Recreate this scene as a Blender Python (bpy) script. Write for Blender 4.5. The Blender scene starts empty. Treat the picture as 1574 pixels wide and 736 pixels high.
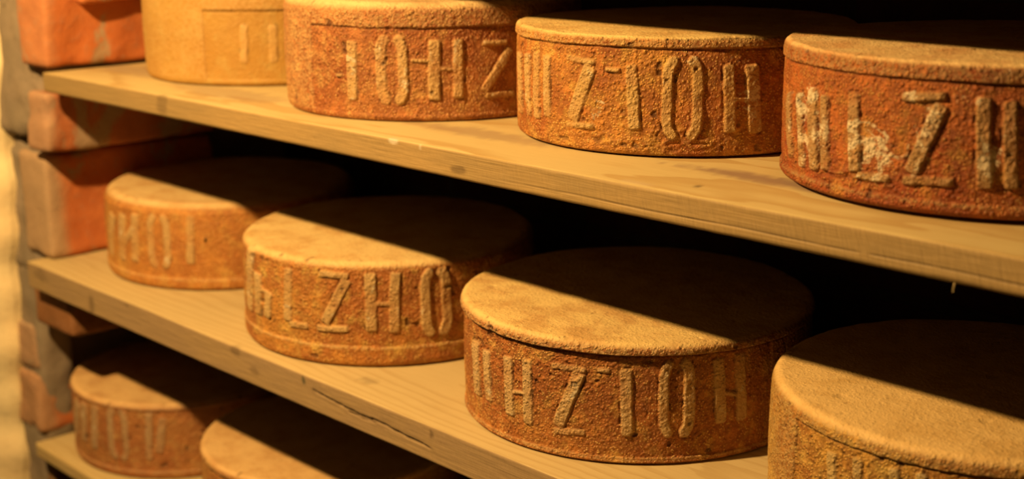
import bpy, math, random
import numpy as np
from mathutils import Matrix, Vector

# ------------------------------------------------------------------ camera, light, exposure
sc = bpy.context.scene
COL = sc.collection
YAW, PITCH, ROLL, FPX = 0.80866, 0.24739, -0.00863, 2122.8
CAM = Vector((0.4476, -0.7553, 0.4705))
fw = Vector((-math.sin(YAW)*math.cos(PITCH), math.cos(YAW)*math.cos(PITCH), -math.sin(PITCH)))
rt = Vector((math.cos(YAW), math.sin(YAW), 0)); up = rt.cross(fw)
r2 = rt*math.cos(ROLL) + up*math.sin(ROLL); u2 = -rt*math.sin(ROLL) + up*math.cos(ROLL)
cd = bpy.data.cameras.new('camera'); cam = bpy.data.objects.new('camera', cd); COL.objects.link(cam)
cam.matrix_world = Matrix(((r2.x, u2.x, -fw.x, CAM.x), (r2.y, u2.y, -fw.y, CAM.y), (r2.z, u2.z, -fw.z, CAM.z), (0, 0, 0, 1)))
cd.sensor_width = 36; cd.lens = FPX/1574*36; cd.clip_start = 0.02
cd.dof.use_dof = True; cd.dof.focus_distance = 1.10; cd.dof.aperture_fstop = 5.0
sc.camera = cam
w = bpy.data.worlds.new('world'); sc.world = w; w.use_nodes = True
w.node_tree.nodes['Background'].inputs[0].default_value = (1, 0.6, 0.3, 1)
w.node_tree.nodes['Background'].inputs[1].default_value = 0.0
LAMP_COLOR = (1.0, 0.60, 0.22)
ld = bpy.data.lights.new('cellar_bulb_light', 'POINT'); lo = bpy.data.objects.new('cellar_bulb_light', ld); COL.objects.link(lo)
lo.location = (-0.68, -0.69, 0.945); ld.color = LAMP_COLOR; ld.energy = 112; ld.shadow_soft_size = 0.025
sc.view_settings.view_transform = 'Standard'; sc.view_settings.look = 'None'
sc.view_settings.exposure = 0.0; sc.view_settings.gamma = 1.0; sc.view_settings.use_curve_mapping = False

ZA, ZAB, ZBB, ZC, ZCB = 0.2583, 0.2341, -0.0347, -0.2793, -0.2970      # shelf tops and undersides; the middle shelf top is z=0

# ------------------------------------------------------------------ helpers
def tag(o, label=None, cat=None, group=None, kind=None):
    if label: o['label'] = label
    if cat: o['category'] = cat
    if group: o['group'] = group
    if kind: o['kind'] = kind
    return o

def hash3(i, j, k, seed):
    n = (i.astype(np.int64)*73856093) ^ (j.astype(np.int64)*19349663) ^ (k.astype(np.int64)*83492791) ^ (seed*2654435)
    n = (n ^ (n >> 13)) * 1274126177
    n = n & 0x7fffffff
    return ((n ^ (n >> 16)) & 0xffff)/65535.0*2 - 1

def vnoise(p, scale, seed=0):
    """smooth value noise, p is (n,3)"""
    q = p*scale + 1000.0
    f = np.floor(q); t = q - f; t = t*t*(3 - 2*t); f = f.astype(np.int64)
    out = 0
    for a in (0, 1):
        wa = t[:, 0] if a else 1 - t[:, 0]
        for b in (0, 1):
            wb = t[:, 1] if b else 1 - t[:, 1]
            for c in (0, 1):
                wc = t[:, 2] if c else 1 - t[:, 2]
                out = out + wa*wb*wc*hash3(f[:, 0]+a, f[:, 1]+b, f[:, 2]+c, seed)
    return out

def fbm(p, scale, octs=3, seed=0, gain=0.5):
    o, a, s = 0, 1.0, 0
    for i in range(octs):
        o = o + a*vnoise(p, scale*2**i, seed+i*17); s += a; a *= gain
    return o/s

def sstep(a, b, x):
    t = np.clip((x-a)/(b-a), 0, 1); return t*t*(3-2*t)

def seg_dist(px, py, x1, y1, x2, y2):
    dx, dy = x2-x1, y2-y1; L = dx*dx+dy*dy+1e-12
    t = np.clip(((px-x1)*dx+(py-y1)*dy)/L, 0, 1)
    return np.hypot(px-x1-t*dx, py-y1-t*dy)

def box_dist(px, py, x1, y1, x2, y2, hw, rnd=0.0012):
    """distance outside of a thick straight stroke with square, slightly rounded ends"""
    L = math.hypot(x2-x1, y2-y1) + 1e-9
    ux, uy = (x2-x1)/L, (y2-y1)/L
    cx, cy = (x1+x2)/2, (y1+y2)/2
    a = np.abs((px-cx)*ux + (py-cy)*uy) - (L/2 - rnd); b = np.abs(-(px-cx)*uy + (py-cy)*ux) - (hw - rnd)
    return np.hypot(np.maximum(a, 0), np.maximum(b, 0)) + np.minimum(np.maximum(a, b), 0) - rnd

def grid_mesh(name, V, F, mat, attrs=None, normals=None, parent=None, mats=None, fmat=None):
    me = bpy.data.meshes.new(name)
    F = np.asarray(F, dtype=np.int32); nf, k = F.shape
    me.vertices.add(len(V)); me.vertices.foreach_set('co', np.ascontiguousarray(V, dtype=np.float32).ravel())
    me.loops.add(nf*k); me.loops.foreach_set('vertex_index', F.ravel())
    me.polygons.add(nf); me.polygons.foreach_set('loop_start', np.arange(0, nf*k, k, dtype=np.int32))
    me.polygons.foreach_set('loop_total', np.full(nf, k, dtype=np.int32))
    me.update(calc_edges=True)
    me.polygons.foreach_set('use_smooth', np.ones(nf, dtype=bool))
    for a, v in (attrs or {}).items():
        at = me.attributes.new(a, 'FLOAT', 'POINT'); at.data.foreach_set('value', np.ascontiguousarray(v, dtype=np.float32))
    for m in (mats or [mat]): me.materials.append(m)
    if fmat is not None: me.polygons.foreach_set('material_index', np.ascontiguousarray(fmat, dtype=np.int32))
    if normals is not None:
        me.normals_split_custom_set_from_vertices(np.ascontiguousarray(normals, dtype=np.float32))
    o = bpy.data.objects.new(name, me); COL.objects.link(o)
    if parent: o.parent = parent
    return o

def grid_faces(nr, nc, wrap):
    i = np.arange(nr-1)[:, None]; j = np.arange(nc if wrap else nc-1)[None, :]
    j2 = (j+1) % nc
    a = i*nc+j; b = i*nc+j2; c = (i+1)*nc+j2; d = (i+1)*nc+j
    return np.stack([a, b, c, d], -1).reshape(-1, 4)

def grid_normals(P, wrap):
    """P (nr,nc,3); normals following grid_faces winding"""
    if wrap: du = np.roll(P, -1, 1) - np.roll(P, 1, 1)
    else: du = np.gradient(P, axis=1)
    dv = np.gradient(P, axis=0)
    n = np.cross(du, dv); l = np.linalg.norm(n, axis=2, keepdims=True); l[l == 0] = 1
    return n/l

class NT:
    """tiny node-tree writer"""
    def __init__(s, name):
        s.m = bpy.data.materials.new(name); s.m.use_nodes = True; s.t = s.m.node_tree; s.n = s.t.nodes
        s.b = s.n['Principled BSDF']; s.alb = ALB
    def new(s, typ, ins=None, **kw):
        nd = s.n.new(typ)
        for k, v in kw.items(): setattr(nd, k, v)
        for k, v in (ins or {}).items():
            if hasattr(v, 'is_linked') or isinstance(v, bpy.types.NodeSocket): s.t.links.new(v, nd.inputs[k])
            else: nd.inputs[k].default_value = v
        return nd
    def coord(s): return s.new('ShaderNodeTexCoord').outputs['Object']
    def mapping(s, v, scale=(1, 1, 1), loc=(0, 0, 0), rot=(0, 0, 0)):
        return s.new('ShaderNodeMapping', {'Vector': v, 'Scale': scale, 'Location': loc, 'Rotation': rot}).outputs[0]
    def noise(s, v, scale, detail=4, rough=0.55, dist=0.0):
        return s.new('ShaderNodeTexNoise', {'Vector': v, 'Scale': scale, 'Detail': detail, 'Roughness': rough, 'Distortion': dist}).outputs['Fac']
    def voro(s, v, scale, out='Distance', feature='F1'):
        return s.new('ShaderNodeTexVoronoi', {'Vector': v, 'Scale': scale}, feature=feature).outputs[out]
    def math(s, op, a, b=0.0, clamp=False):
        return s.new('ShaderNodeMath', {0: a, 1: b}, operation=op, use_clamp=clamp).outputs[0]
    def rng(s, v, a, b, c=0.0, d=1.0):
        return s.new('ShaderNodeMapRange', {'Value': v, 'From Min': a, 'From Max': b, 'To Min': c, 'To Max': d}, interpolation_type='SMOOTHSTEP').outputs[0]
    def mix(s, f, a, b):
        def c4(x): return tuple(x)+(1,) if isinstance(x, tuple) and len(x) == 3 else x
        nd = s.n.new('ShaderNodeMix'); nd.data_type = 'RGBA'
        for k, v in ((0, f), (6, c4(a)), (7, c4(b))):
            if isinstance(v, bpy.types.NodeSocket): s.t.links.new(v, nd.inputs[k])
            else: nd.inputs[k].default_value = v
        return nd.outputs[2]
    def attr(s, name): return s.new('ShaderNodeAttribute', attribute_name=name).outputs['Fac']
    def xyz(s, v): return s.new('ShaderNodeSeparateXYZ', {0: v}).outputs
    def bump(s, h, strength, dist, normal=None):
        ins = {'Height': h, 'Strength': strength, 'Distance': dist}
        if normal is not None: ins['Normal'] = normal
        return s.new('ShaderNodeBump', ins).outputs[0]
    def out(s, color, rough=0.7, normal=None, spec=0.3):
        if isinstance(color, bpy.types.NodeSocket):
            color = s.new('ShaderNodeVectorMath', {0: color, 1: (s.alb, s.alb, s.alb)}, operation='MULTIPLY').outputs[0]
        for k, v in (('Base Color', color), ('Roughness', rough), ('Specular IOR Level', spec), ('Normal', normal)):
            if v is None: continue
            if isinstance(v, bpy.types.NodeSocket): s.t.links.new(v, s.b.inputs[k])
            else: s.b.inputs[k].default_value = tuple(v)+(1,) if isinstance(v, tuple) and len(v) == 3 else v
        return s.m

ALB = 0.60        # default base colour scale, lowered to weaken bounce light in the shadows
# ------------------------------------------------------------------ materials
def rind_material(name, deep, mid, pale, letter, top, chalk=0.0, seed=0.0, grit=1.0, gain=1.45):
    t = NT(name); co = t.mapping(t.coord(), loc=(seed*3.1, seed*1.7, seed*0.9))
    rel = t.attr('relief'); tp = t.attr('topness'); ed = t.attr('edge'); pit = t.attr('pit')
    big = t.noise(co, 14, 4, 0.6); med = t.noise(co, 55, 5, 0.65); fine = t.noise(co, 330, 3, 0.6)
    sp = t.voro(co, 430); sp2 = t.voro(co, 210)
    # reddish rind with yellower blotches
    c = t.mix(t.rng(big, 0.36, 0.64), deep, mid)
    c = t.mix(t.math('MULTIPLY', t.rng(med, 0.48, 0.70), 0.75), c, pale)
    # small pale grains all over the rind
    gn = t.math('MULTIPLY', t.rng(sp, 0.42, 0.16), t.rng(t.noise(co, 120, 3, 0.6), 0.42, 0.62))
    c = t.mix(t.math('MULTIPLY', gn, min(0.9, 0.75*grit)), c, t.mix(0.5, pale, letter))
    # cavity shade painted into the colour between the grains
    cav = t.math('MULTIPLY', t.rng(sp, 0.26, 0.52), t.rng(t.noise(co, 90, 3, 0.6), 0.35, 0.55))
    c = t.mix(t.math('MULTIPLY', cav, 0.62*min(1.0, grit)**2), c, t.mix(0.75, c, (0.10, 0.022, 0.006)))
    c = t.new('ShaderNodeVectorMath', {0: c, 1: (gain, gain*1.05, gain*0.90)}, operation='MULTIPLY').outputs[0]
    # worn raised letters and lips, paler
    lt = t.math('MULTIPLY', rel, t.rng(med, 0.25, 0.50, 0.62, 1.0))
    c = t.mix(t.math('MULTIPLY', lt, 0.80), c, letter)
    c = t.mix(t.math('MULTIPLY', t.math('MULTIPLY', ed, t.rng(fine, 0.35, 0.6)), 0.75), c, letter)
    # dusty top face with brown blotches
    tc = t.mix(t.rng(t.noise(co, 28, 5, 0.65), 0.40, 0.68), top, t.mix(0.5, top, mid))
    tc = t.mix(t.math('MULTIPLY', t.rng(t.noise(co, 75, 5, 0.7), 0.60, 0.72), 0.45), tc, deep)
    tc = t.mix(t.math('MULTIPLY', t.rng(fine, 0.5, 0.72), 0.35), tc, letter)
    tc = t.new('ShaderNodeVectorMath', {0: tc, 1: (1.14, 1.17, 1.15)}, operation='MULTIPLY').outputs[0]
    c = t.mix(tp, c, tc)
    # white chalky mould, mostly on the letters
    if chalk > 0:
        cv = t.math('ADD', t.noise(co, 52, 6, 0.78, 0.5), t.math('MULTIPLY', t.attr('chalk'), 0.20))
        cv = t.math('ADD', cv, t.math('MULTIPLY', fine, 0.10))
        ch = t.math('MULTIPLY', t.rng(cv, 0.845-0.085*chalk, 0.915-0.085*chalk), t.math('SUBTRACT', 1.0, tp))
        ch = t.math('MULTIPLY', ch, 0.85)
        c = t.mix(ch, c, (1.0, 0.88, 0.62))
    c = t.mix(t.math('MULTIPLY', pit, 0.8), c, (0.045, 0.022, 0.012))
    h1 = t.math('MULTIPLY', t.rng(sp, 0.5, 0.05), 1.0)
    h2 = t.math('MULTIPLY', t.rng(sp2, 0.5, 0.05), 0.9)
    side = t.math('SUBTRACT', 1.0, t.math('MULTIPLY', tp, 0.72))
    h = t.math('ADD', t.math('ADD', t.math('MULTIPLY', h1, 0.7), h2), t.math('MULTIPLY', t.noise(co, 260, 5, 0.7), 1.6))
    h = t.math('MULTIPLY', h, side)
    nrm = t.bump(h, min(1.0, 0.75*grit), 0.0016)
    return t.out(c, t.rng(med, 0.3, 0.7, 0.48, 0.72), nrm, 0.35)

def wood_material(name, light, dark, face, lam=0.0045, seed=0.0, ring=0.55, wv=1.0):
    t = NT(name); co0 = t.coord(); co = t.mapping(co0, loc=(seed, seed*0.37, seed*0.11))
    s = t.xyz(co0)
    warp = t.noise(t.mapping(co, (2.2, 9, 9)), 1.0, 3, 0.5)
    warp2 = t.noise(t.mapping(co, (9, 60, 60)), 1.0, 3, 0.6)
    # growth rings: distance from a pith line lying deep below the board
    yy = t.math('ADD', s[1], -0.10); zz = t.math('ADD', s[2], 0.14)
    r = t.math('SQRT', t.math('ADD', t.math('MULTIPLY', yy, yy), t.math('MULTIPLY', zz, zz)))
    r = t.math('ADD', r, t.math('MULTIPLY', warp, 0.060*wv)); r = t.math('ADD', r, t.math('MULTIPLY', warp2, 0.0035))
    ph = t.math('FRACT', t.math('DIVIDE', r, lam*1.6))
    late = t.math('MULTIPLY', t.rng(ph, 0.50, 0.92), t.rng(ph, 1.0, 0.94))
    fib = t.noise(t.mapping(co, (22, 700, 700)), 1.0, 3, 0.6)
    blot = t.noise(t.mapping(co, (5, 16, 16)), 1.0, 4, 0.6)
    c = t.mix(t.math('MULTIPLY', late, ring), light, dark)
    c = t.mix(t.math('MULTIPLY', t.rng(fib, 0.45, 0.75), 0.28), c, dark)
    c = t.mix(t.math('MULTIPLY', t.rng(blot, 0.48, 0.75), 0.35), c, dark)
    fr = t.attr('front')
    fc = t.mix(t.math('MULTIPLY', late, 0.18), face, t.mix(0.55, face, dark))
    fc = t.mix(t.math('MULTIPLY', t.rng(blot, 0.45, 0.70), 0.45), fc, dark)
    c = t.mix(fr, c, fc)
    c = t.mix(t.attr('purple'), c, (0.33, 0.20, 0.17))
    c = t.mix(t.attr('stain'), c, (0.085, 0.050, 0.028))
    c = t.mix(t.attr('green'), c, (0.06, 0.085, 0.055))
    c = t.mix(t.attr('pale'), c, (0.86, 0.76, 0.58))
    c = t.mix(t.math('MULTIPLY', t.attr('under'), 0.88), c, (0.05, 0.03, 0.02))  # undersides coloured dark to weaken light bounced onto the wheels below
    # saw marks across the front edge, long fibres everywhere
    saw = t.noise(t.mapping(t.mapping(co, rot=(0, 0.32, 0)), (420, 8, 60)), 1.0, 2, 0.5)
    lines = t.noise(t.mapping(co, (9, 900, 900)), 1.0, 2, 0.5)
    h = t.math('ADD', t.math('MULTIPLY', fib, 0.5), t.math('MULTIPLY', fr, t.math('ADD', t.math('MULTIPLY', saw, 1.8), t.math('MULTIPLY', lines, 0.7))))
    return t.out(c, 0.62, t.bump(h, 0.55, 0.0007), 0.3)

def brick_material(name, a, b, mort, amt):
    t = NT(name); co = t.coord()
    n1 = t.noise(co, 22, 5, 0.6); n2 = t.noise(co, 90, 5, 0.65); n3 = t.noise(t.mapping(co, (0.6, 1.4, 1)), 13, 5, 0.7, 0.6)
    t.alb = 0.82
    c = t.mix(t.rng(n1, 0.35, 0.65), a, b)
    c = t.mix(t.math('MULTIPLY', t.rng(n2, 0.5, 0.75), 0.35), c, (0.50, 0.30, 0.20))
    m = t.math('MAXIMUM', t.rng(n3, 0.62-amt*0.2, 0.70-amt*0.2), t.attr('smear'))
    c = t.mix(t.math('MULTIPLY', m, 0.85), c, t.mix(n2, mort, tuple(x*1.25 for x in mort)))
    h = t.math('ADD', n2, t.math('MULTIPLY', t.noise(co, 260, 4), 0.5))
    return t.out(c, 0.9, t.bump(h, 0.6, 0.002), 0.15)

def plaster_material(name, a, b, scale=9, spot=None, alb=0.6):
    t = NT(name); co = t.coord(); t.alb = alb
    n1 = t.noise(co, scale, 5, 0.6); n2 = t.noise(co, 60, 5, 0.65)
    c = t.mix(t.rng(n1, 0.35, 0.68), a, b)
    c = t.mix(t.math('MULTIPLY', t.rng(n2, 0.50, 0.72), 0.35), c, tuple(x*0.62 for x in a))
    if spot: c = t.mix(t.math('MULTIPLY', t.rng(t.noise(co, 30, 4, 0.7), 0.66, 0.74), 0.7), c, spot)
    return t.out(c, 0.9, t.bump(n2, 0.5, 0.003), 0.15)
# stamp strokes of each wheel: angle deg, height, angle, height, half width (m)
LETTERS = {
 'B3': [('N', [(-111.0, 0.0791, -109.8, 0.0279, 0.0078), (-103.3, 0.0766, -101.7, 0.0294, 0.0062)]), ('H', [(-91.9, 0.0795, -90.7, 0.0253, 0.0061), (-83.8, 0.082, -83.3, 0.022, 0.0056), (-89.8, 0.0484, -84.5, 0.0508, 0.0021)]), ('Z', [(-75.0, 0.0811, -63.5, 0.0816, 0.0031), (-65.5, 0.079, -72.7, 0.0271, 0.0061), (-74.2, 0.0228, -63.6, 0.026, 0.0032)]), ('I', [(-60.3, 0.0826, -56.0, 0.083, 0.0025), (-51.7, 0.0851, -50.8, 0.0257, 0.0055)]), ('O', [(-40.3, 0.0858, -40.3, 0.0316, 0.005), (-33.5, 0.0862, -31.8, 0.0301, 0.0058), (-40.0, 0.0892, -37.3, 0.0911, 0.0025), (-35.9, 0.0915, -33.7, 0.0883, 0.0025)]), ('M', [(-23.6, 0.0919, -22.2, 0.0325, 0.0057), (-16.2, 0.0925, -14.8, 0.0316, 0.0057), (-22.0, 0.0599, -16.9, 0.056, 0.0023)])],
 'A3': [('N', [(-121.7, 0.0747, -120.8, 0.0198, 0.008), (-112.8, 0.0761, -112.1, 0.0209, 0.0059), (-106.6, 0.0788, -106.1, 0.0208, 0.0056), (-99.8, 0.0776, -99.9, 0.0242, 0.0053)]), ('Z', [(-91.0, 0.077, -79.2, 0.0749, 0.0028), (-80.9, 0.0724, -88.1, 0.0245, 0.0067), (-90.7, 0.0215, -79.5, 0.0219, 0.0029)]), ('I', [(-75.9, 0.0698, -70.5, 0.0697, 0.0021), (-66.8, 0.0755, -65.7, 0.0218, 0.0054)]), ('O', [(-55.8, 0.0753, -55.3, 0.0229, 0.0052), (-46.8, 0.0755, -46.0, 0.0232, 0.0051), (-54.9, 0.0775, -52.5, 0.0784, 0.0021), (-50.1, 0.0784, -47.5, 0.0772, 0.0021)]), ('H', [(-37.3, 0.0762, -36.2, 0.0206, 0.0053), (-29.8, 0.0763, -28.1, 0.0197, 0.0063), (-35.7, 0.0485, -30.2, 0.0474, 0.0021)])],
 'A4': [('N', [(-130.2, 0.0676, -126.5, 0.0199, 0.0057), (-121.9, 0.0708, -118.6, 0.0169, 0.0048), (-114.9, 0.0756, -112.4, 0.0178, 0.0059), (-109.5, 0.073, -107.6, 0.0201, 0.0047)]), ('L', [(-99.1, 0.0781, -97.5, 0.0236, 0.0054), (-96.9, 0.0216, -86.8, 0.0234, 0.003)]), ('Z', [(-85.2, 0.0786, -74.1, 0.0816, 0.0033), (-75.2, 0.0762, -81.8, 0.0284, 0.0054), (-83.9, 0.0238, -71.1, 0.0261, 0.0034)]), ('I', [(-66.0, 0.0822, -64.1, 0.0223, 0.0052)]), ('H', [(-60.0, 0.0804, -58.0, 0.0232, 0.0049)])],
 'B2': [('N', [(-102.9, 0.1078, -107.3, 0.0359, 0.01)]), ('K', [(-97.0, 0.0837, -98.3, 0.0362, 0.0083), (-89.8, 0.068, -91.7, 0.0374, 0.0065), (-97.7, 0.0678, -89.0, 0.0644, 0.0028)]), ('L', [(-78.6, 0.0978, -79.5, 0.0413, 0.0057), (-79.0, 0.0385, -70.0, 0.0394, 0.0037)]), ('Z', [(-65.1, 0.0965, -53.3, 0.0957, 0.0037), (-54.2, 0.0927, -63.3, 0.0446, 0.0058), (-66.6, 0.0391, -54.1, 0.0405, 0.0039)]), ('H', [(-45.7, 0.1, -45.8, 0.0381, 0.0063), (-36.7, 0.1, -37.6, 0.0367, 0.0057), (-44.9, 0.068, -37.8, 0.067, 0.003)]), ('O', [(-25.7, 0.0935, -26.4, 0.0383, 0.0062), (-17.7, 0.0879, -18.6, 0.0356, 0.0065), (-25.7, 0.0357, -19.2, 0.0328, 0.0033)])],
 'B1': [('N', [(-97.2, 0.0831, -103.7, 0.0277, 0.01)]), ('H', [(-87.7, 0.0875, -90.5, 0.0268, 0.0078), (-78.6, 0.0911, -80.3, 0.0288, 0.0067), (-89.1, 0.0446, -79.9, 0.0739, 0.0048)]), ('O', [(-69.2, 0.0857, -70.3, 0.0339, 0.0059), (-60.8, 0.0875, -61.9, 0.0348, 0.0058), (-67.3, 0.0895, -62.2, 0.0906, 0.0028), (-68.6, 0.0308, -63.3, 0.0311, 0.0028)]), ('I', [(-49.9, 0.0942, -51.1, 0.0335, 0.0053)]), ('D', [(-44.5, 0.0641, -43.3, 0.0641, 0.0041)])],
 'A2': [('D', [(-78.6, 0.0417, -75.3, 0.0423, 0.002)]), ('I', [(-71.2, 0.0756, -71.6, 0.0188, 0.0061)]), ('O', [(-59.9, 0.074, -59.7, 0.024, 0.0062), (-51.5, 0.0743, -51.9, 0.0232, 0.0059), (-58.6, 0.0758, -56.1, 0.0774, 0.0025), (-58.8, 0.0216, -53.1, 0.0212, 0.0023)]), ('H', [(-40.3, 0.0774, -40.6, 0.0199, 0.006), (-31.9, 0.0779, -32.0, 0.0218, 0.0053), (-48.7, 0.0583, -41.2, 0.0577, 0.002), (-39.4, 0.0501, -32.8, 0.0497, 0.0025)]), ('Z', [(-23.0, 0.0728, -13.1, 0.0726, 0.0027), (-12.0, 0.0674, -22.7, 0.0277, 0.0047), (-22.2, 0.0233, -10.4, 0.0235, 0.0033)])],
 'A1': [('I', [(-46.1, 0.0692, -47.0, 0.0263, 0.0047)]), ('O', [(-34.3, 0.0687, -34.6, 0.0258, 0.0052)])],
 'C1': [('N', [(-97.7, 0.0875, -103.1, 0.035, 0.01), (-89.5, 0.0904, -92.1, 0.034, 0.0078)]), ('H', [(-79.9, 0.0934, -82.5, 0.0306, 0.0068)]), ('O', [(-69.3, 0.0884, -70.6, 0.0307, 0.0062), (-60.6, 0.0916, -62.2, 0.0326, 0.0054), (-67.6, 0.0926, -61.9, 0.0947, 0.0029), (-70.0, 0.0256, -63.3, 0.0275, 0.0029)]), ('I', [(-48.2, 0.0938, -49.6, 0.0265, 0.0051)]), ('P', [(-41.5, 0.0868, -44.5, 0.0374, 0.0056)])],
 'B4': [('I', [(-102.1, 0.0845, -100.8, 0.0507, 0.0048)]), ('O', [(-94.0, 0.0877, -92.8, 0.0521, 0.0044)]), ('H', [(-83.7, 0.0886, -82.6, 0.0546, 0.0042)]), ('Z', [(-77.1, 0.0891, -75.6, 0.0555, 0.0043)])],
 'C2': []}
# ------------------------------------------------------------------ room shell
def slab(name, x0, x1, y0, y1, z0, z1, mat, bev=0.0):
    V = np.array([(x, y, z) for z in (z0, z1) for y in (y0, y1) for x in (x0, x1)], float)
    F = [(0, 2, 3, 1), (4, 5, 7, 6), (0, 1, 5, 4), (2, 6, 7, 3), (0, 4, 6, 2), (1, 3, 7, 5)]
    o = grid_mesh(name, V, F, mat); o.data.polygons.foreach_set('use_smooth', np.zeros(6, dtype=bool))
    tag(o, kind='structure'); return o

def brickwork_material():
    t = NT('old_brickwork'); co = t.coord(); s = t.xyz(co)
    v = t.new('ShaderNodeCombineXYZ', {0: t.math('ADD', s[0], s[1]), 1: s[2], 2: 0.0}).outputs[0]
    br = t.new('ShaderNodeTexBrick', {'Vector': v, 'Scale': 1.0, 'Mortar Size': 0.006, 'Brick Width': 0.24, 'Row Height': 0.075,
               'Color1': (0.12, 0.05, 0.03, 1), 'Color2': (0.09, 0.04, 0.025, 1), 'Mortar': (0.10, 0.08, 0.065, 1)})
    n = t.noise(co, 40, 5, 0.6)
    c = t.mix(t.math('MULTIPLY', t.rng(n, 0.45, 0.7), 0.5), br.outputs['Color'], (0.05, 0.03, 0.02))
    h = t.math('ADD', t.math('MULTIPLY', br.outputs['Fac'], -1.0), n)
    return t.out(c, 0.9, t.bump(h, 0.7, 0.004), 0.15)

M_BRICKWALL = brickwork_material()
M_PLASTER = plaster_material('yellow_limewash', (0.92, 0.80, 0.50), (0.86, 0.70, 0.42), 7, None, 1.0)
M_CEMENT = plaster_material('grey_cement_render', (0.44, 0.37, 0.28), (0.53, 0.43, 0.33), 16, (0.20, 0.17, 0.12))
M_BRICK = brick_material('orange_red_brick', (0.70, 0.24, 0.080), (0.60, 0.19, 0.065), (0.42, 0.33, 0.22), 0.32)
M_BRICK2 = brick_material('mortar_smeared_brick', (0.62, 0.22, 0.09), (0.52, 0.19, 0.085), (0.42, 0.33, 0.23), 0.62)
M_BRICK3 = brick_material('shade_darkened_brick', (0.36, 0.17, 0.075), (0.28, 0.13, 0.055), (0.16, 0.17, 0.09), 0.40)  # brick colour darkened, standing in for shade under the middle board
M_FLOOR = plaster_material('worn_concrete', (0.075, 0.07, 0.065), (0.05, 0.048, 0.045))

slab('floor', -2.4, 1.2, -1.7, 0.60, -1.06, -1.0, M_FLOOR)
slab('ceiling', -2.4, 1.2, -1.7, 0.60, 1.60, 1.66, M_FLOOR)
slab('wall_back', -1.42, 1.2, 0.43, 0.60, -1.0, 1.60, M_BRICKWALL)
slab('wall_right', 1.10, 1.2, -1.7, 0.43, -1.0, 1.60, M_BRICKWALL)
slab('wall_front', -2.4, 1.1, -1.8, -1.7, -1.0, 1.60, M_FLOOR)

def rough_block(x0, x1, y0, y1, z0, z1, seed, rnd=0.006, amp=0.0022, step=0.006, shear=0.0, smear=None):
    """a brick: rounded, chipped box as one closed surface; returns vertices, faces"""
    n = [max(2, int(round((b-a)/step))) for a, b in ((x0, x1), (y0, y1), (z0, z1))]
    faces, verts, idx = [], [], {}
    def vid(p):
        if p not in idx: idx[p] = len(verts); verts.append(p)
        return idx[p]
    for ax in range(3):
        o1, o2 = [(1, 2), (2, 0), (0, 1)][ax]
        for side in (0, n[ax]):
            for i in range(n[o1]):
                for j in range(n[o2]):
                    q = []
                    for a, b in ((0, 0), (1, 0), (1, 1), (0, 1)):
                        p = [0, 0, 0]; p[ax] = side; p[o1] = i+a; p[o2] = j+b; q.append(vid(tuple(p)))
                    faces.append(q if side else q[::-1])
    V = np.array(verts, float)/np.array(n)*np.array([x1-x0, y1-y0, z1-z0])+np.array([x0, y0, z0])
    lo, hi = np.array([x0, y0, z0])+rnd, np.array([x1, y1, z1])-rnd
    c = np.clip(V, lo, hi); d = V-c; l = np.linalg.norm(d, axis=1, keepdims=True); l[l == 0] = 1
    N = d/l; V = c + N*np.minimum(l, rnd)
    V = V + N*(fbm(V, 40, 3, seed)*amp + fbm(V, 14, 2, seed+5)*amp*1.5)[:, None]
    # chipped arrises
    ecount = (np.abs(V-lo+rnd) < rnd).sum(1) + (np.abs(hi+rnd-V) < rnd).sum(1)
    ch = np.maximum(fbm(V, 30, 2, seed+9)-0.1, 0)*0.012*(ecount >= 2)*min(1, amp/0.0022)
    V = V - N*ch[:, None]
    V[:, 0] += shear*(V[:, 2]-(z0+z1)/2)
    return V, np.array(faces)

class Bag:
    def __init__(s): s.V, s.F, s.S, s.n = [], [], [], 0
    def add(s, V, F, smear=0.0):
        s.V.append(V); s.F.append(F+s.n); s.n += len(V); s.S.append(np.full(len(V), smear) if np.isscalar(smear) else smear)
    def build(s, name, mat, parent=None):
        return grid_mesh(name, np.vstack(s.V), np.vstack(s.F), mat, {'smear': np.concatenate(s.S)}, parent=parent)

# left side of the niche: a battered pier of cement with courses of bricks standing proud of it
b = Bag()
V, F = rough_block(-1.52, -1.376, 0.060, 0.60, -1.0, 1.60, 3, 0.01, 0.004, 0.02)
b.add(V, F)
wl = b.build('wall_left', M_CEMENT); tag(wl, kind='structure')
def cement(x0, x1, y0, y1, z0, z1, seed, shear=0.12, step=0.008):
    bb = Bag(); V, F = rough_block(x0, x1, y0, y1, z0, z1, seed, 0.010, 0.0035, step, shear); bb.add(V, F)
    return bb.build('cement_render', M_CEMENT, wl)
def brick(x0, x1, y0, y1, z0, z1, mat, seed, shear=0.0, smear_front=0.0, amp=0.0022, reach=0.010):
    bb = Bag(); V, F = rough_block(x0, x1, y0, y1, z0, z1, seed, 0.006, amp, 0.005, shear)
    nz = fbm(V, 25, 3, seed+31)
    # mortar smeared over the arris and the front of the brick
    sm = smear_front*sstep(reach*1.7, reach*0.6, V[:, 1]-y0+nz*0.006)
    bb.add(V, F, np.clip(sm, 0, 1)); return bb.build('brick', mat, wl)
cement(-1.50, -1.222, 0.022, 0.43, 0.160, 0.60, 11, 0.05)
cement(-1.50, -1.290, 0.032, 0.43, -0.036, 0.15, 12)
cement(-1.50, -1.353, 0.034, 0.083, -0.60, -0.02, 13)
brick(-1.250, -1.172, 0.006, 0.200, 0.262, 0.362, M_BRICK, 21, 0.10, 0.30)      # behind the top board
brick(-1.245, -1.150, 0.045, 0.300, 0.340, 0.420, M_BRICK, 22)
brick(-1.245, -1.182, 0.000, 0.050, 0.358, 0.430, M_BRICK, 32, 0.0, 0.5)
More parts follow.
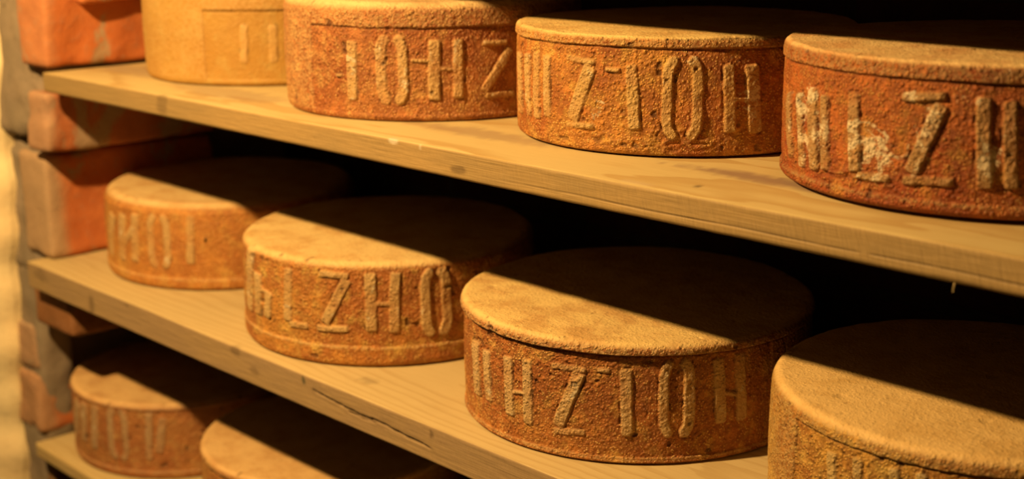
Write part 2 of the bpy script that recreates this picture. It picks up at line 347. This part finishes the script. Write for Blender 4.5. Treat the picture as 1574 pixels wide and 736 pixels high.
brick(-1.262, -1.205, 0.012, 0.260, 0.150, 0.228, M_BRICK2, 23, 0.10, 0.75)     # carries the top board
brick(-1.330, -1.252, 0.026, 0.280, 0.002, 0.140, M_BRICK, 25, 0.0, 1.0, 0.0014, 0.020)
brick(-1.310, -1.203, 0.020, 0.200, -0.096, -0.037, M_BRICK3, 26, 0.0, 0.0, 0.0004)     # carries the middle board
brick(-1.440, -1.338, 0.027, 0.086, -0.180, -0.112, M_BRICK2, 27, 0.03, 0.85, 0.003, 0.030)
brick(-1.440, -1.343, 0.028, 0.086, -0.272, -0.186, M_BRICK, 28, 0.03, 0.75, 0.003, 0.022)
brick(-1.440, -1.345, 0.040, 0.086, -0.366, -0.300, M_BRICK3, 29, 0.0, 0.3)
# limewashed wall coat left of the pier, its rough edge leaning outwards
nz_, nx_ = 320, 24
zz = np.linspace(-1.0, 1.60, nz_); rows = []
for z in zz:
    e = -1.346 + (z-0.25)*0.118 + 0.004*math.sin(z*31) + 0.003*math.sin(z*77+1)
    xf = np.concatenate([np.linspace(-2.4, e-0.10, 6), np.linspace(e-0.09, e-0.004, 11), [e-0.002, e-0.0006, e]])
    yf = 0.016-(e-xf)*0.75 + 0.006*sstep(0.004, 0.0, e-xf)  # coat splayed towards the bulb so that it catches more light
    xs = np.concatenate([xf, np.full(4, e)]); ys = np.concatenate([yf, np.linspace(0.026, 0.40, 4)])
    rows.append(np.stack([xs, ys, np.full(24, z)], 1))
Pp = np.array(rows); q = Pp.reshape(-1, 3); q[:, 1] += fbm(q, 12, 3, 77)*0.004
wp = grid_mesh('wall_left', q, grid_faces(nz_, nx_, False), M_PLASTER); tag(wp, kind='structure')

# ------------------------------------------------------------------ shelf boards
def board(name, x0, x1, y0, y1, z0, z1, mat, rad, seed, endrad=0.003, marks=None, tilt=0.0, warp=0.0012, dense=1.0, groove=None, crack=None):
    W2 = y1-y0; T = z1-z0
    # cross-section going round: front face (dense), bottom, back, top
    pts = []
    def arc(cy, cz, a0, a1, r, n):
        for i in range(n):
            a = math.radians(a0+(a1-a0)*i/(n-1)); pts.append((cy+r*math.cos(a), cz+r*math.sin(a)))
    nf = int(28*dense)
    r1, r2_ = rad
    arc(y0+r1, z1-r1, 90, 180, r1, 6)
    for i in range(1, nf): pts.append((y0, z1-r1-(T-r1-r2_)*i/nf))
    arc(y0+r2_, z0+r2_, 180, 270, r2_, 6)
    for i in range(1, 8): pts.append((y0+r2_+(W2-r2_-0.002)*i/8, z0))
    arc(y1-0.002, z0+0.002, 270, 360, 0.002, 3)
    arc(y1-0.002, z1-0.002, 0, 90, 0.002, 3)
    nt = int(46*dense)
    for i in range(1, nt): pts.append((y1-0.002-(W2-r1-0.002)*(i/nt)**0.8, z1))
    pts = np.array(pts); nc = len(pts)
    c = pts.mean(0); cy, cz = (y0+y1)/2, (z0+z1)/2
    xs = [x0, x0, x0]; ins = [1.0, 0.4, endrad]
    k = 5
    for i in range(1, k+1):
        a = i/k*math.pi/2; xs.append(x0+endrad*(1-math.cos(a))); ins.append(endrad*(1-math.sin(a)))
    nx = int(900*dense)
    t = np.linspace(0, 1, nx)[1:]
    xs += list(x0+endrad+(x1-x0-endrad)*t**1.0); ins += [0.0]*(nx-1)
    xs += [x1]; ins += [0.9]
    rows = []
    for x, s in zip(xs, ins):
        p = pts.copy()
        if s >= 0.4: p = np.array([cy, cz]) + (p-np.array([cy, cz]))*(0.02 if s > 0.8 else 0.6)
        elif s > 0:
            p[:, 0] = np.clip(p[:, 0], y0+s, y1-s); p[:, 1] = np.clip(p[:, 1], z0+min(s, T*0.3), z1-min(s, T*0.3))
        rows.append(np.column_stack([np.full(nc, x), p]))
    P = np.array(rows); N = grid_normals(P, True)
    q = P.reshape(-1, 3); n = N.reshape(-1, 3)
    front = sstep(-0.45, -0.8, n[:, 1])
    inside = (q[:, 0] > x0+0.01)
    stretched = q*np.array([0.25, 1, 1])
    q2 = q.copy()
    q2[:, 2] += fbm(stretched, 9, 2, seed)*warp*sstep(0.012, 0.0, q[:, 1]-y0)*np.where(q[:, 2] > z1-0.001, 0.2, 1.0)
    q2[:, 1] += fbm(stretched, 16, 3, seed+3)*warp*front
    q2 += n*(fbm(q*np.array([0.12, 1, 1]), 420, 2, seed+8)*0.00022)[:, None]*inside[:, None]
    at = {k2: np.zeros(len(q)) for k2 in ('stain', 'green', 'purple', 'pale')}
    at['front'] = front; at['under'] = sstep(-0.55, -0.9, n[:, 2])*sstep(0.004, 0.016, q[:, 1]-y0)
    if groove:      # a long drying check in the front edge
        gx0, gx1, gz = groove
        g = np.exp(-((q[:, 2]-gz-0.0004*np.sin(q[:, 0]*40))/0.0005)**2)*front*sstep(gx0, gx0+0.25, q[:, 0])*sstep(-0.5, -0.1, vnoise(q*np.array([1, 0, 0]), 60, 5)+0.4)
        q2[:, 1] += g*0.0011; at['stain'] = np.maximum(at['stain'], g*0.55)
    for ck in (crack or []):
        d = np.full(len(q), 9.0)
        for (a, b_) in zip(ck['p'][:-1], ck['p'][1:]):
            d = np.minimum(d, seg_dist(q[:, 0]+0.0, q[:, 2]+fbm(q, 160, 2, 4)*0.0008, a[0], a[1], b_[0], b_[1]))
        g = sstep(ck['w'], ck['w']*0.25, d)*front
        q2[:, 1] += g*ck['d']; at['stain'] = np.maximum(at['stain'], g*ck['s'])
        at['stain'] = np.maximum(at['stain'], sstep(ck['w']*5, 0, d)*front*ck.get('halo', 0.0)*(0.6+0.6*fbm(q, 90, 2, 9)))
    for kind, x, y, z, rx, ry, rz, s in (marks or []):
        d = np.sqrt(((q[:, 0]-x)/rx)**2+((q[:, 1]-y)/ry)**2+((q[:, 2]-z)/rz)**2) + fbm(q, 110, 3, 12)*0.45
        at[kind] = np.maximum(at[kind], sstep(1.15, 0.55, d)*s)
    o = grid_mesh(name, q2, grid_faces(len(xs), nc, True), mat, at)
    return o

M_WOOD_A = wood_material('yellow_pine', (0.88, 0.72, 0.36), (0.66, 0.44, 0.17), (0.48, 0.34, 0.15), 0.0060, 0.3, 0.65)
M_WOOD_B = wood_material('grey_brown_pine', (0.86, 0.70, 0.38), (0.62, 0.44, 0.20), (0.52, 0.37, 0.21), 0.0030, 1.7, 0.42, 0.35)
M_WOOD_C = wood_material('plain_pine', (0.88, 0.72, 0.38), (0.66, 0.46, 0.20), (0.80, 0.62, 0.30), 0.0050, 3.1, 0.4)
DEPTH = 0.405
A = board('shelf_board', -1.186, 1.06, 0.001, DEPTH, ZAB, ZA, M_WOOD_A, (0.0022, 0.0035), 1, 0.010,
          marks=[('stain', -0.893, 0.0, 0.247, 0.012, 0.01, 0.018, 0.35), ('purple', -0.11, 0.085, ZA, 0.14, 0.016, 0.02, 0.75),
                 ('purple', -0.46, 0.075, ZA, 0.10, 0.020, 0.02, 0.45), ('purple', -0.86, 0.06, ZA, 0.12, 0.03, 0.02, 0.35), ('purple', -1.10, 0.09, ZA, 0.10, 0.03, 0.02, 0.4),
                 ('stain', -0.178, 0.030, ZA, 0.004, 0.004, 0.01, 0.7), ('stain', -0.262, 0.012, ZA, 0.0012, 0.008, 0.01, 0.7),
                 ('pale', -0.497, 0.001, ZA-0.001, 0.007, 0.006, 0.004, 0.85), ('pale', -0.46, 0.001, ZA-0.002, 0.002, 0.004, 0.004, 0.6),
                 ('stain', -0.41, 0.0, 0.2425, 0.012, 0.01, 0.004, 0.5), ('pale', -0.22, 0.010, ZA, 0.02, 0.004, 0.01, 0.35)],
          groove=(-0.42, 1.0, ZAB+0.0075))
tag(A, 'yellow pine shelf board with wine-coloured stains and a long thin groove along its front edge', 'shelf', 'pine shelf boards')
Bd = board('shelf_board', -1.276, 1.06, 0.0, DEPTH, ZBB, 0.0, M_WOOD_B, (0.0015, 0.0020), 40, 0.003,
          marks=[('green', -0.650, 0.0, -0.006, 0.0032, 0.01, 0.0050, 0.8), ('stain', -0.590, 0.036, 0.0, 0.014, 0.008, 0.01, 0.35), ('stain', -0.775, 0.0, -0.004, 0.010, 0.01, 0.006, 0.4),
                 ('stain', -0.74, 0.0, -0.018, 0.010, 0.01, 0.005, 0.3), ('stain', -0.452, 0.0, -0.006, 0.0022, 0.01, 0.005, 0.55), ('stain', -1.10, 0.0, -0.022, 0.007, 0.01, 0.014, 0.45),
                 ('stain', -1.235, 0.0, -0.012, 0.02, 0.01, 0.010, 0.3), ('stain', -1.01, 0.0, -0.004, 0.004, 0.01, 0.003, 0.4), ('stain', -0.42, 0.02, 0.0, 0.002, 0.002, 0.01, 0.6)],
          crack=[dict(p=[(-0.632, -0.0125), (-0.595, -0.0155), (-0.560, -0.0178), (-0.525, -0.0172), (-0.49, -0.0195), (-0.455, -0.0215)], w=0.0014, d=0.0022, s=0.75, halo=0.45),
                 dict(p=[(-0.575, -0.0190), (-0.550, -0.0200), (-0.535, -0.0192)], w=0.0009, d=0.002, s=0.8)])
tag(Bd, 'pine shelf board whose greyish front edge has a jagged dark crack and small green mark', 'shelf', 'pine shelf boards')
Cd = board('shelf_board', -1.345, 1.06, 0.0140, DEPTH, ZCB-0.006, ZC, M_WOOD_C, (0.006, 0.006), 80, 0.012, dense=0.6)
tag(Cd, 'lowest pine shelf board, only its pale rounded end showing beside the brick pier', 'shelf', 'pine shelf boards')
Zd = board('shelf_board', -1.15, 1.06, 0.0, DEPTH, 0.458, 0.482, M_WOOD_C, (0.002, 0.002), 120, 0.003, dense=0.5)
tag(Zd, 'uppermost pine shelf board, just above the highest row of cheese wheels', 'shelf', 'pine shelf boards')
# splinter hanging from the underside of the top board
def strand(name, pts, rad, mat, parent):
    V, F = [], []
    for i, p in enumerate(pts):
        r = rad*(1-0.6*i/(len(pts)-1))
        for k in range(6):
            a = k*math.pi/3; V.append((p[0]+r*math.cos(a), p[1]+r*math.sin(a), p[2]))
    F = grid_faces(len(pts), 6, True)
    return grid_mesh(name, np.array(V), F, mat, {k: np.zeros(len(V)) for k in ('stain', 'green', 'purple', 'pale', 'front', 'under')}, parent=parent)
sp_ = strand('splinter', [(0.046, 0.003, ZAB+0.001), (0.0462, 0.002, ZAB-0.0015), (0.0458, 0.0022, ZAB-0.003), (0.0461, 0.0015, ZAB-0.0048)], 0.0006, M_WOOD_C, A)

# ------------------------------------------------------------------ cheese wheels
def wheel(key, label, x, y, z, R, h, mat, lip=None, band=None, panel=None, relief=0.0018, res=0.0009, seed=1, rr=0.007, lipstep=0.0016, crust=None, rough=1.0, chalk_at=None, bulge=0.0015, notch=None, topr=0.0, foot=(0.0045, 0.0056)):
    # profile from the top centre outwards, down the side and under
    prof = []
    nr = int(34*0.0009/res)+8
    for i in range(nr): prof.append(((R-rr-topr)*(i/nr)**0.75, h, 'T'))
    for i in range(10):
        a = math.pi/2*(1-i/9); prof.append((R-rr-topr+rr*math.cos(a)+topr*i/9*0.6, h-rr+rr*math.sin(a), 'E'))
    zt, zb = h-rr, foot[1]
    ns = int((zt-zb)/(res*1.05))
    for i in range(1, ns): prof.append((R, zt+(zb-zt)*i/ns, 'S'))
    for i in range(6):
        a = math.pi/2*i/5; prof.append((R-foot[0]+foot[0]*math.cos(a), zb-zb*math.sin(a), 'U'))
    prof.append((R*0.6, 0, 'U')); prof.append((0.0005, 0, 'U'))
    prof = [p if p[0] > 0.0004 else (0.0004,)+p[1:] for p in prof]
    # angles: dense where the wheel faces the shelf front, coarse behind
    n1 = int(math.radians(178)*R/res)
    th = np.radians(np.concatenate([np.linspace(-155, 23, n1, endpoint=False), np.linspace(23, 205, 90, endpoint=False)]))
    nc = len(th); nrw = len(prof)
    rr_ = np.array([p[0] for p in prof]); zz_ = np.array([p[1] for p in prof])
    TH, RR = np.meshgrid(th, rr_); _, ZZ = np.meshgrid(th, zz_)
    P = np.stack([RR*np.cos(TH), RR*np.sin(TH), ZZ], -1)
    q = P.reshape(-1, 3); sd = seed*100
    off = q + np.array([seed*0.37, seed*0.21, 0])
    kind = np.array([dict(T=0, E=1, S=2, U=3)[p[2]] for p in prof]); K = np.repeat(kind, nc)
    u = (TH*R).ravel(); v = ZZ.ravel(); deg = np.degrees(TH).ravel()
    onside = ((K == 2) | (K == 1)).astype(float)
    sidew = sstep(h*0.999, h-rr*1.3, v)*sstep(0.0, rr, v)
    d = np.zeros(len(q)); relf = np.zeros(len(q)); edge = np.zeros(len(q)); pit = np.zeros(len(q)); lid = np.full(len(q), -1)
    jit = fbm(off, 140, 2, sd)*0.0006 + fbm(off, 40, 2, sd+3)*0.0006
    # slightly barrelled side
    d += bulge*(1-((v/h)*2-1)**2)*(K >= 1)*(K < 3)
    wav = fbm(off*np.array([1, 1, 0.3]), 14, 2, sd+1)*0.0016
    if lip is not None:
        lz = lip + wav + jit*0.6
        notched = 0.0
        if notch: notched = sstep(notch[0], notch[0]+0.5, deg)*notch[2]; lz = lz + 0*notched
        above = sstep(-0.0006, 0.0006, v-lz)
        d -= lipstep*(1-above)*sstep(0.0, 0.004, v)*(K >= 2)
        g = np.exp(-((v-lz+0.0009)/0.0008)**2)*onside*(0.75+0.5*vnoise(off, 70, sd+2))
        d -= g*0.0012; pit = np.maximum(pit, g*0.55)
        edge = np.maximum(edge, above*onside*0.75)
    if notch:
        # a flake missing from the lip
        a0, zl, _ = notch
        g = sstep(a0-0.25, a0+0.25, deg)*np.exp(-((v-zl-jit)/0.0011)**2)*onside*sstep(a0+32, a0+22, deg)
        d -= g*0.0014; pit = np.maximum(pit, g*0.5)
        g2 = np.exp(-((deg-a0-0.6*fbm(off, 200, 2, 3))/0.35)**2)*onside*(v > lip)*(v < zl)
        d -= g2*0.0008; pit = np.maximum(pit, g2*0.4)
    if band is not None:
        bz = band + wav*0.5 + jit*0.6
        below = sstep(0.0006, -0.0010, v-bz)
        d += 0.0017*below*(K >= 2)*sstep(-0.001, 0.004, v); edge = np.maximum(edge, np.exp(-((v-bz+0.0012)/0.0015)**2)*onside*0.9)
    if panel is not None:
        a0, a1, zp = panel
        inside = sstep(-0.0005, 0.0005, (np.radians(deg-a0)*R)+jit)*sstep(0.0005, -0.0005, np.radians(deg-a1)*R)*sstep(0.0005, -0.0005, v-zp-wav*0.4-jit)*(v > 0.006)
        d -= 0.0015*inside*onside
        g = np.exp(-((v-zp-wav*0.4-jit+0.0008)/0.0007)**2)*inside*onside
        d -= g*0.0008; pit = np.maximum(pit, g*0.55)
        edge = np.maximum(edge, onside*(1-inside)*0.6)
    names_, best = [], np.full(len(q), 9.0)
    for li, (nm, strokes) in enumerate(LETTERS.get(key, [])):
        D = np.full(len(q), 9.0)
        for (t1, z1, t2, z2, hw) in strokes:
            D = np.minimum(D, box_dist(u+jit, v+np.roll(jit, 5), math.radians(t1)*R, z1, math.radians(t2)*R, z2, hw, min(0.0028, hw*0.8)))
        if nm == 'O' and len(strokes) > 1:        # two bowed strokes with narrow slits at head and foot
            D = np.full(len(q), 9.0); a, b = strokes[0], strokes[1]
            ta, tb = (a[0]+a[2])/2, (b[0]+b[2])/2; z0_, z1_ = min(a[1], a[3]), max(a[1], a[3]); e = 0.007
            for tt, sgn, hw in ((ta, 1, a[4]), (tb, -1, b[4])):
                dl = sgn*(tb-ta)*0.17
                pl = [(tt+dl, z1_+0.0030), (tt+dl*0.35, z1_-0.0010), (tt, z1_-0.0075), (tt, z0_+0.0075), (tt+dl*0.35, z0_+0.0010), (tt+dl, z0_-0.0030)]
                for p_, r_ in zip(pl[:-1], pl[1:]):
                    D = np.minimum(D, seg_dist(u+jit, v+np.roll(jit, 5), math.radians(p_[0])*R, p_[1], math.radians(r_[0])*R, r_[1])-hw*0.92)
        D = np.where(onside > 0, D, 9.0)
        worn = 0.55+0.45*sstep(-0.45, 0.15, fbm(off, 45, 3, sd+40))
        f = sstep(0.0008, -0.0016, D)
        relf = np.maximum(relf, f*worn)
        d += f*relief*worn
        ring = sstep(0.0018, 0.0002, D)*(1-f)
        ck = ring*sstep(0.12, 0.45, fbm(off, 150, 3, sd+60))
        d -= ck*0.0011*rough; pit = np.maximum(pit, ck*0.75)
        d -= ring*0.0003
        take = (D < 0.0004) & (D < best); lid[take] = li; best = np.minimum(best, D); names_.append(nm)
    # dense scabby texture of the rind
    tex = fbm(off, 240, 3, sd+5)*0.00035 + fbm(off, 520, 2, sd+6)*0.00022
    d += tex*rough*(K >= 1)*(K < 3) + fbm(off, 45, 3, sd+7)*0.0006*(K >= 1)*(K < 3)
    pits = sstep(0.52, 0.68, fbm(off, 110, 2, sd+8))*onside*(0 if rough < 0.75 else 1)
    d -= pits*0.0012; pit = np.maximum(pit, pits*0.7)
    if crust:       # flaky ridges near the foot
        a0, a1, zc, amp = crust
        m = sstep(a0-6, a0+4, deg)*sstep(a1+6, a1-4, deg)*np.exp(-((v-zc)/0.006)**2)*onside
        rid = 1-np.abs(fbm(off*np.array([1, 1, 2.2]), 75, 3, sd+9))*3.2
        d += m*np.clip(rid, -1, 1)*amp; pit = np.maximum(pit, m*sstep(-0.1, -0.9, rid)*0.5)
        edge = np.maximum(edge, m*sstep(0.5, 0.9, rid)*0.5)
    topn = ((K == 0).astype(float))*1.0 + (K == 1)*sstep(h-rr*0.75, h-rr*0.15, v)
    zoff = (fbm(off, 9, 2, sd+11)*0.0016 + fbm(off, 60, 3, sd+12)*0.00055 + fbm(off, 260, 2, sd+13)*0.00022)*topn
    tp_pit = sstep(0.50, 0.66, fbm(off, 70, 3, sd+14))*topn
    zoff -= tp_pit*0.0009
    pit = np.maximum(pit, tp_pit*0.22)
    nx_, ny_ = np.cos(TH).ravel(), np.sin(TH).ravel()
    q = q.copy(); q[:, 0] += nx_*d; q[:, 1] += ny_*d; q[:, 2] += zoff
    edge = np.maximum(edge, (K == 1)*sstep(h-rr, h-rr*0.4, v)*0.9)
    chalk = np.clip(relf*1.0 + 0.25, 0, 1)
    if chalk_at is not None:
        chalk = np.clip(chalk*0.75+sum(np.exp(-(((deg-a)/wa)**2+((v-zc)/wz)**2)) for a, wa, zc, wz in chalk_at), 0, 1)*onside
    N = grid_normals(q.reshape(nrw, nc, 3), True).reshape(-1, 3)
    if N[nc*(nrw//2)+5].dot(q[nc*(nrw//2)+5]-np.array([0, 0, h/2])) < 0: N = -N; flip = True
    else: flip = False
    F = grid_faces(nrw, nc, True)
    if flip: F = F[:, ::-1]
    att = dict(relief=relf, edge=edge, pit=pit, topness=topn, chalk=chalk)
    fl = lid[F]; fid = np.where((fl >= 0).all(1), fl[:, 0], -1)
    Kf = K[F].mean(1); vf = v[F].mean(1)
    part = np.zeros(len(F), dtype=int)
    part[Kf < 0.9] = 1
    part[(Kf >= 0.9) & (vf > h-rr*0.35) & (Kf < 2)] = 1
    if lip is not None: part[(part == 0) & (Kf < 2.5) & (vf > lip+0.0004)] = 2
    if band is not None: part[(part == 0) & (vf < band-0.0012) & (Kf < 2.9)] = 3
    def sub(mask, name, parent):
        ff = F[mask]; uq, inv = np.unique(ff, return_inverse=True)
        return grid_mesh(name, q[uq], inv.reshape(-1, 4), mat, {k: a[uq] for k, a in att.items()}, N[uq], parent)
    o = sub((fid < 0) & (part == 0), 'cheese_wheel', None)
    o.location = (x, y, z+0.0006)
    tag(o, label, 'cheese', 'washed-rind cheese wheels on the shelves')
    sub((part == 1) & (fid < 0), 'top_face', o)['label'] = 'dusty tan top face'
    if lip is not None: sub((part == 2) & (fid < 0), 'upper_lip', o)['label'] = 'rounded paler upper lip'
    if band is not None: sub((part == 3) & (fid < 0), 'foot_band', o)['label'] = 'raised band around the foot'
    for li, nm in enumerate(names_):
        m = fid == li
        if m.sum() > 10:
            c = sub(m, 'raised_letter' if nm != 'D' else 'raised_dot', o)
            c['label'] = {'I': 'pale raised upright stroke of the stamp', 'D': 'small raised dot of the stamp'}.get(nm, 'pale raised letter of the stamp' if nm in 'NMP' else 'pale raised letter %s' % nm)
    return o

DEEP, MID, PALE, LET, TOP = (0.43, 0.13, 0.040), (0.56, 0.22, 0.065), (0.68, 0.38, 0.13), (0.80, 0.56, 0.27), (0.98, 0.70, 0.34)
mat_a1 = rind_material('rind_young_yellow', (0.76, 0.40, 0.10), (0.82, 0.47, 0.13), (0.84, 0.56, 0.20), (0.86, 0.56, 0.22), (0.80, 0.55, 0.25), 0.0, 1, 0.4, 0.86)
mat_a2 = rind_material('rind_brown_dotted', DEEP, (0.52, 0.21, 0.075), (0.64, 0.37, 0.15), (0.90, 0.62, 0.27), TOP, 0.6, 2, 1.0)
mat_a3 = rind_material('rind_amber', (0.45, 0.14, 0.035), (0.62, 0.27, 0.065), (0.70, 0.42, 0.12), (0.86, 0.60, 0.25), (1.00, 0.72, 0.30), 0.7, 3, 1.1)
mat_a4 = rind_material('rind_red_chalky', (0.42, 0.085, 0.020), (0.60, 0.17, 0.035), (0.66, 0.34, 0.09), (0.56, 0.37, 0.16), TOP, 1.0, 4, 1.1, 1.15)
mat_b1 = rind_material('rind_orange_soft', (0.54, 0.21, 0.06), (0.64, 0.28, 0.075), (0.70, 0.40, 0.13), (0.88, 0.61, 0.27), TOP, 0.2, 5, 0.8)
mat_b2 = rind_material('rind_ochre', (0.44, 0.155, 0.045), (0.62, 0.28, 0.07), (0.66, 0.44, 0.14), (0.94, 0.68, 0.31), (0.99, 0.72, 0.33), 0.35, 6, 0.9, 1.6)
mat_b3 = rind_material('rind_rust_grainy', (0.42, 0.14, 0.040), (0.52, 0.21, 0.060), (0.64, 0.38, 0.13), (0.98, 0.72, 0.36), (0.99, 0.71, 0.30), 0.2, 7, 1.15, 1.6)
mat_b4 = rind_material('rind_ochre_mottled', (0.46, 0.19, 0.045), (0.60, 0.33, 0.08), (0.68, 0.46, 0.15), (0.79, 0.59, 0.26), (0.99, 0.68, 0.30), 0.4, 8, 1.0)
mat_c1 = rind_material('rind_brown_pink', (0.46, 0.17, 0.07), (0.54, 0.24, 0.09), (0.62, 0.36, 0.16), (0.72, 0.51, 0.29), (0.97, 0.64, 0.30), 0.3, 9, 0.8)
mat_c2 = rind_material('rind_peach', (0.50, 0.20, 0.07), (0.60, 0.28, 0.09), (0.68, 0.42, 0.16), (0.82, 0.56, 0.26), (0.97, 0.64, 0.30), 0.2, 10, 0.8)

wheel('A1', 'smooth pale yellow cheese wheel with a faint stamp, beside the bricks', -0.9867, 0.2125, ZA, 0.1530, 0.112, mat_a1, panel=(-64.5, 20, 0.085), relief=0.0012, res=0.0014, seed=1, rough=0.5, rr=0.009)
wheel('A2', 'brown cheese wheel with a square-cornered stamped panel, between the pale yellow and the amber wheels', -0.6541, 0.1861, ZA, 0.1523, 0.112, mat_a2, panel=(-91, 40, 0.0885), res=0.0011, seed=2, rr=0.011)
wheel('A3', 'amber cheese wheel with a dark groove under its notched lip and a flaky foot', -0.3483, 0.2214, ZA, 0.1517, 0.098, mat_a3, lip=0.089, relief=0.0020, res=0.00075, seed=3, crust=(-82, -40, 0.012, 0.0013), notch=(-56, 0.0958, 1), rr=0.0045, foot=(0.014, 0.004), chalk_at=[(-50, 6, 0.078, 0.008), (-78, 4, 0.045, 0.02), (-33, 5, 0.05, 0.02)])
wheel('A4', 'reddish cheese wheel with chalky white patches on its letters, standing on the grooved board', -0.0382, 0.2043, ZA, 0.1549, 0.1035, mat_a4, lip=0.0905, band=0.0115, relief=0.0024, res=0.0007, seed=4, rr=0.005, foot=(0.024, 0.0055), crust=(-108, -86, 0.020, 0.0015), chalk_at=[(-117, 9, 0.05, 0.03), (-76, 8, 0.078, 0.01), (-80, 4, 0.045, 0.02), (-92, 8, 0.04, 0.02), (-62, 3, 0.045, 0.012)])
wheel('B1', 'orange cheese wheel with a raised dot in its stamp, beside the bricks', -1.0933, 0.2051, 0.0, 0.1596, 0.1075, mat_b1, band=0.0150, res=0.0014, seed=5, rr=0.010, topr=0.004, rough=0.7)
wheel('B2', 'ochre cheese wheel with raised foot band, between the orange and the grainy rust-brown wheels', -0.7277, 0.1775, 0.0, 0.1605, 0.1100, mat_b2, band=0.0215, relief=0.0021, res=0.0010, seed=6, rr=0.009)
wheel('B3', 'grainy rust-brown cheese wheel with rounded lip over a groove, on the cracked board', -0.3710, 0.1861, 0.0, 0.1640, 0.1070, mat_b3, lip=0.0972, lipstep=0.0024, panel=(-170, -3, 0.0972), relief=0.0017, res=0.0007, seed=7, rr=0.0065, foot=(0.012, 0.003), rough=1.2)
wheel('B4', 'mottled yellow-ochre cheese wheel with no lip, in front of the grainy rust-brown wheel', -0.0209, 0.1904, 0.0, 0.1600, 0.1060, mat_b4, panel=(-117, 60, 0.094), res=0.0008, seed=8, rr=0.008, relief=0.0016)
wheel('C1', 'brown cheese wheel on the lowest board beside the mortar-smeared brick pier', -1.2069, 0.1838, ZC, 0.1550, 0.1035, mat_c1, lip=0.0960, band=0.011, res=0.0014, seed=9, rr=0.008, rough=0.8)
wheel('C2', 'peach-topped cheese wheel on the lowest board, only its upper part showing under the cracked board', -0.8594, 0.1835, ZC, 0.1600, 0.1050, mat_c2, lip=0.0945, res=0.0012, seed=10, rr=0.007, rough=0.8)
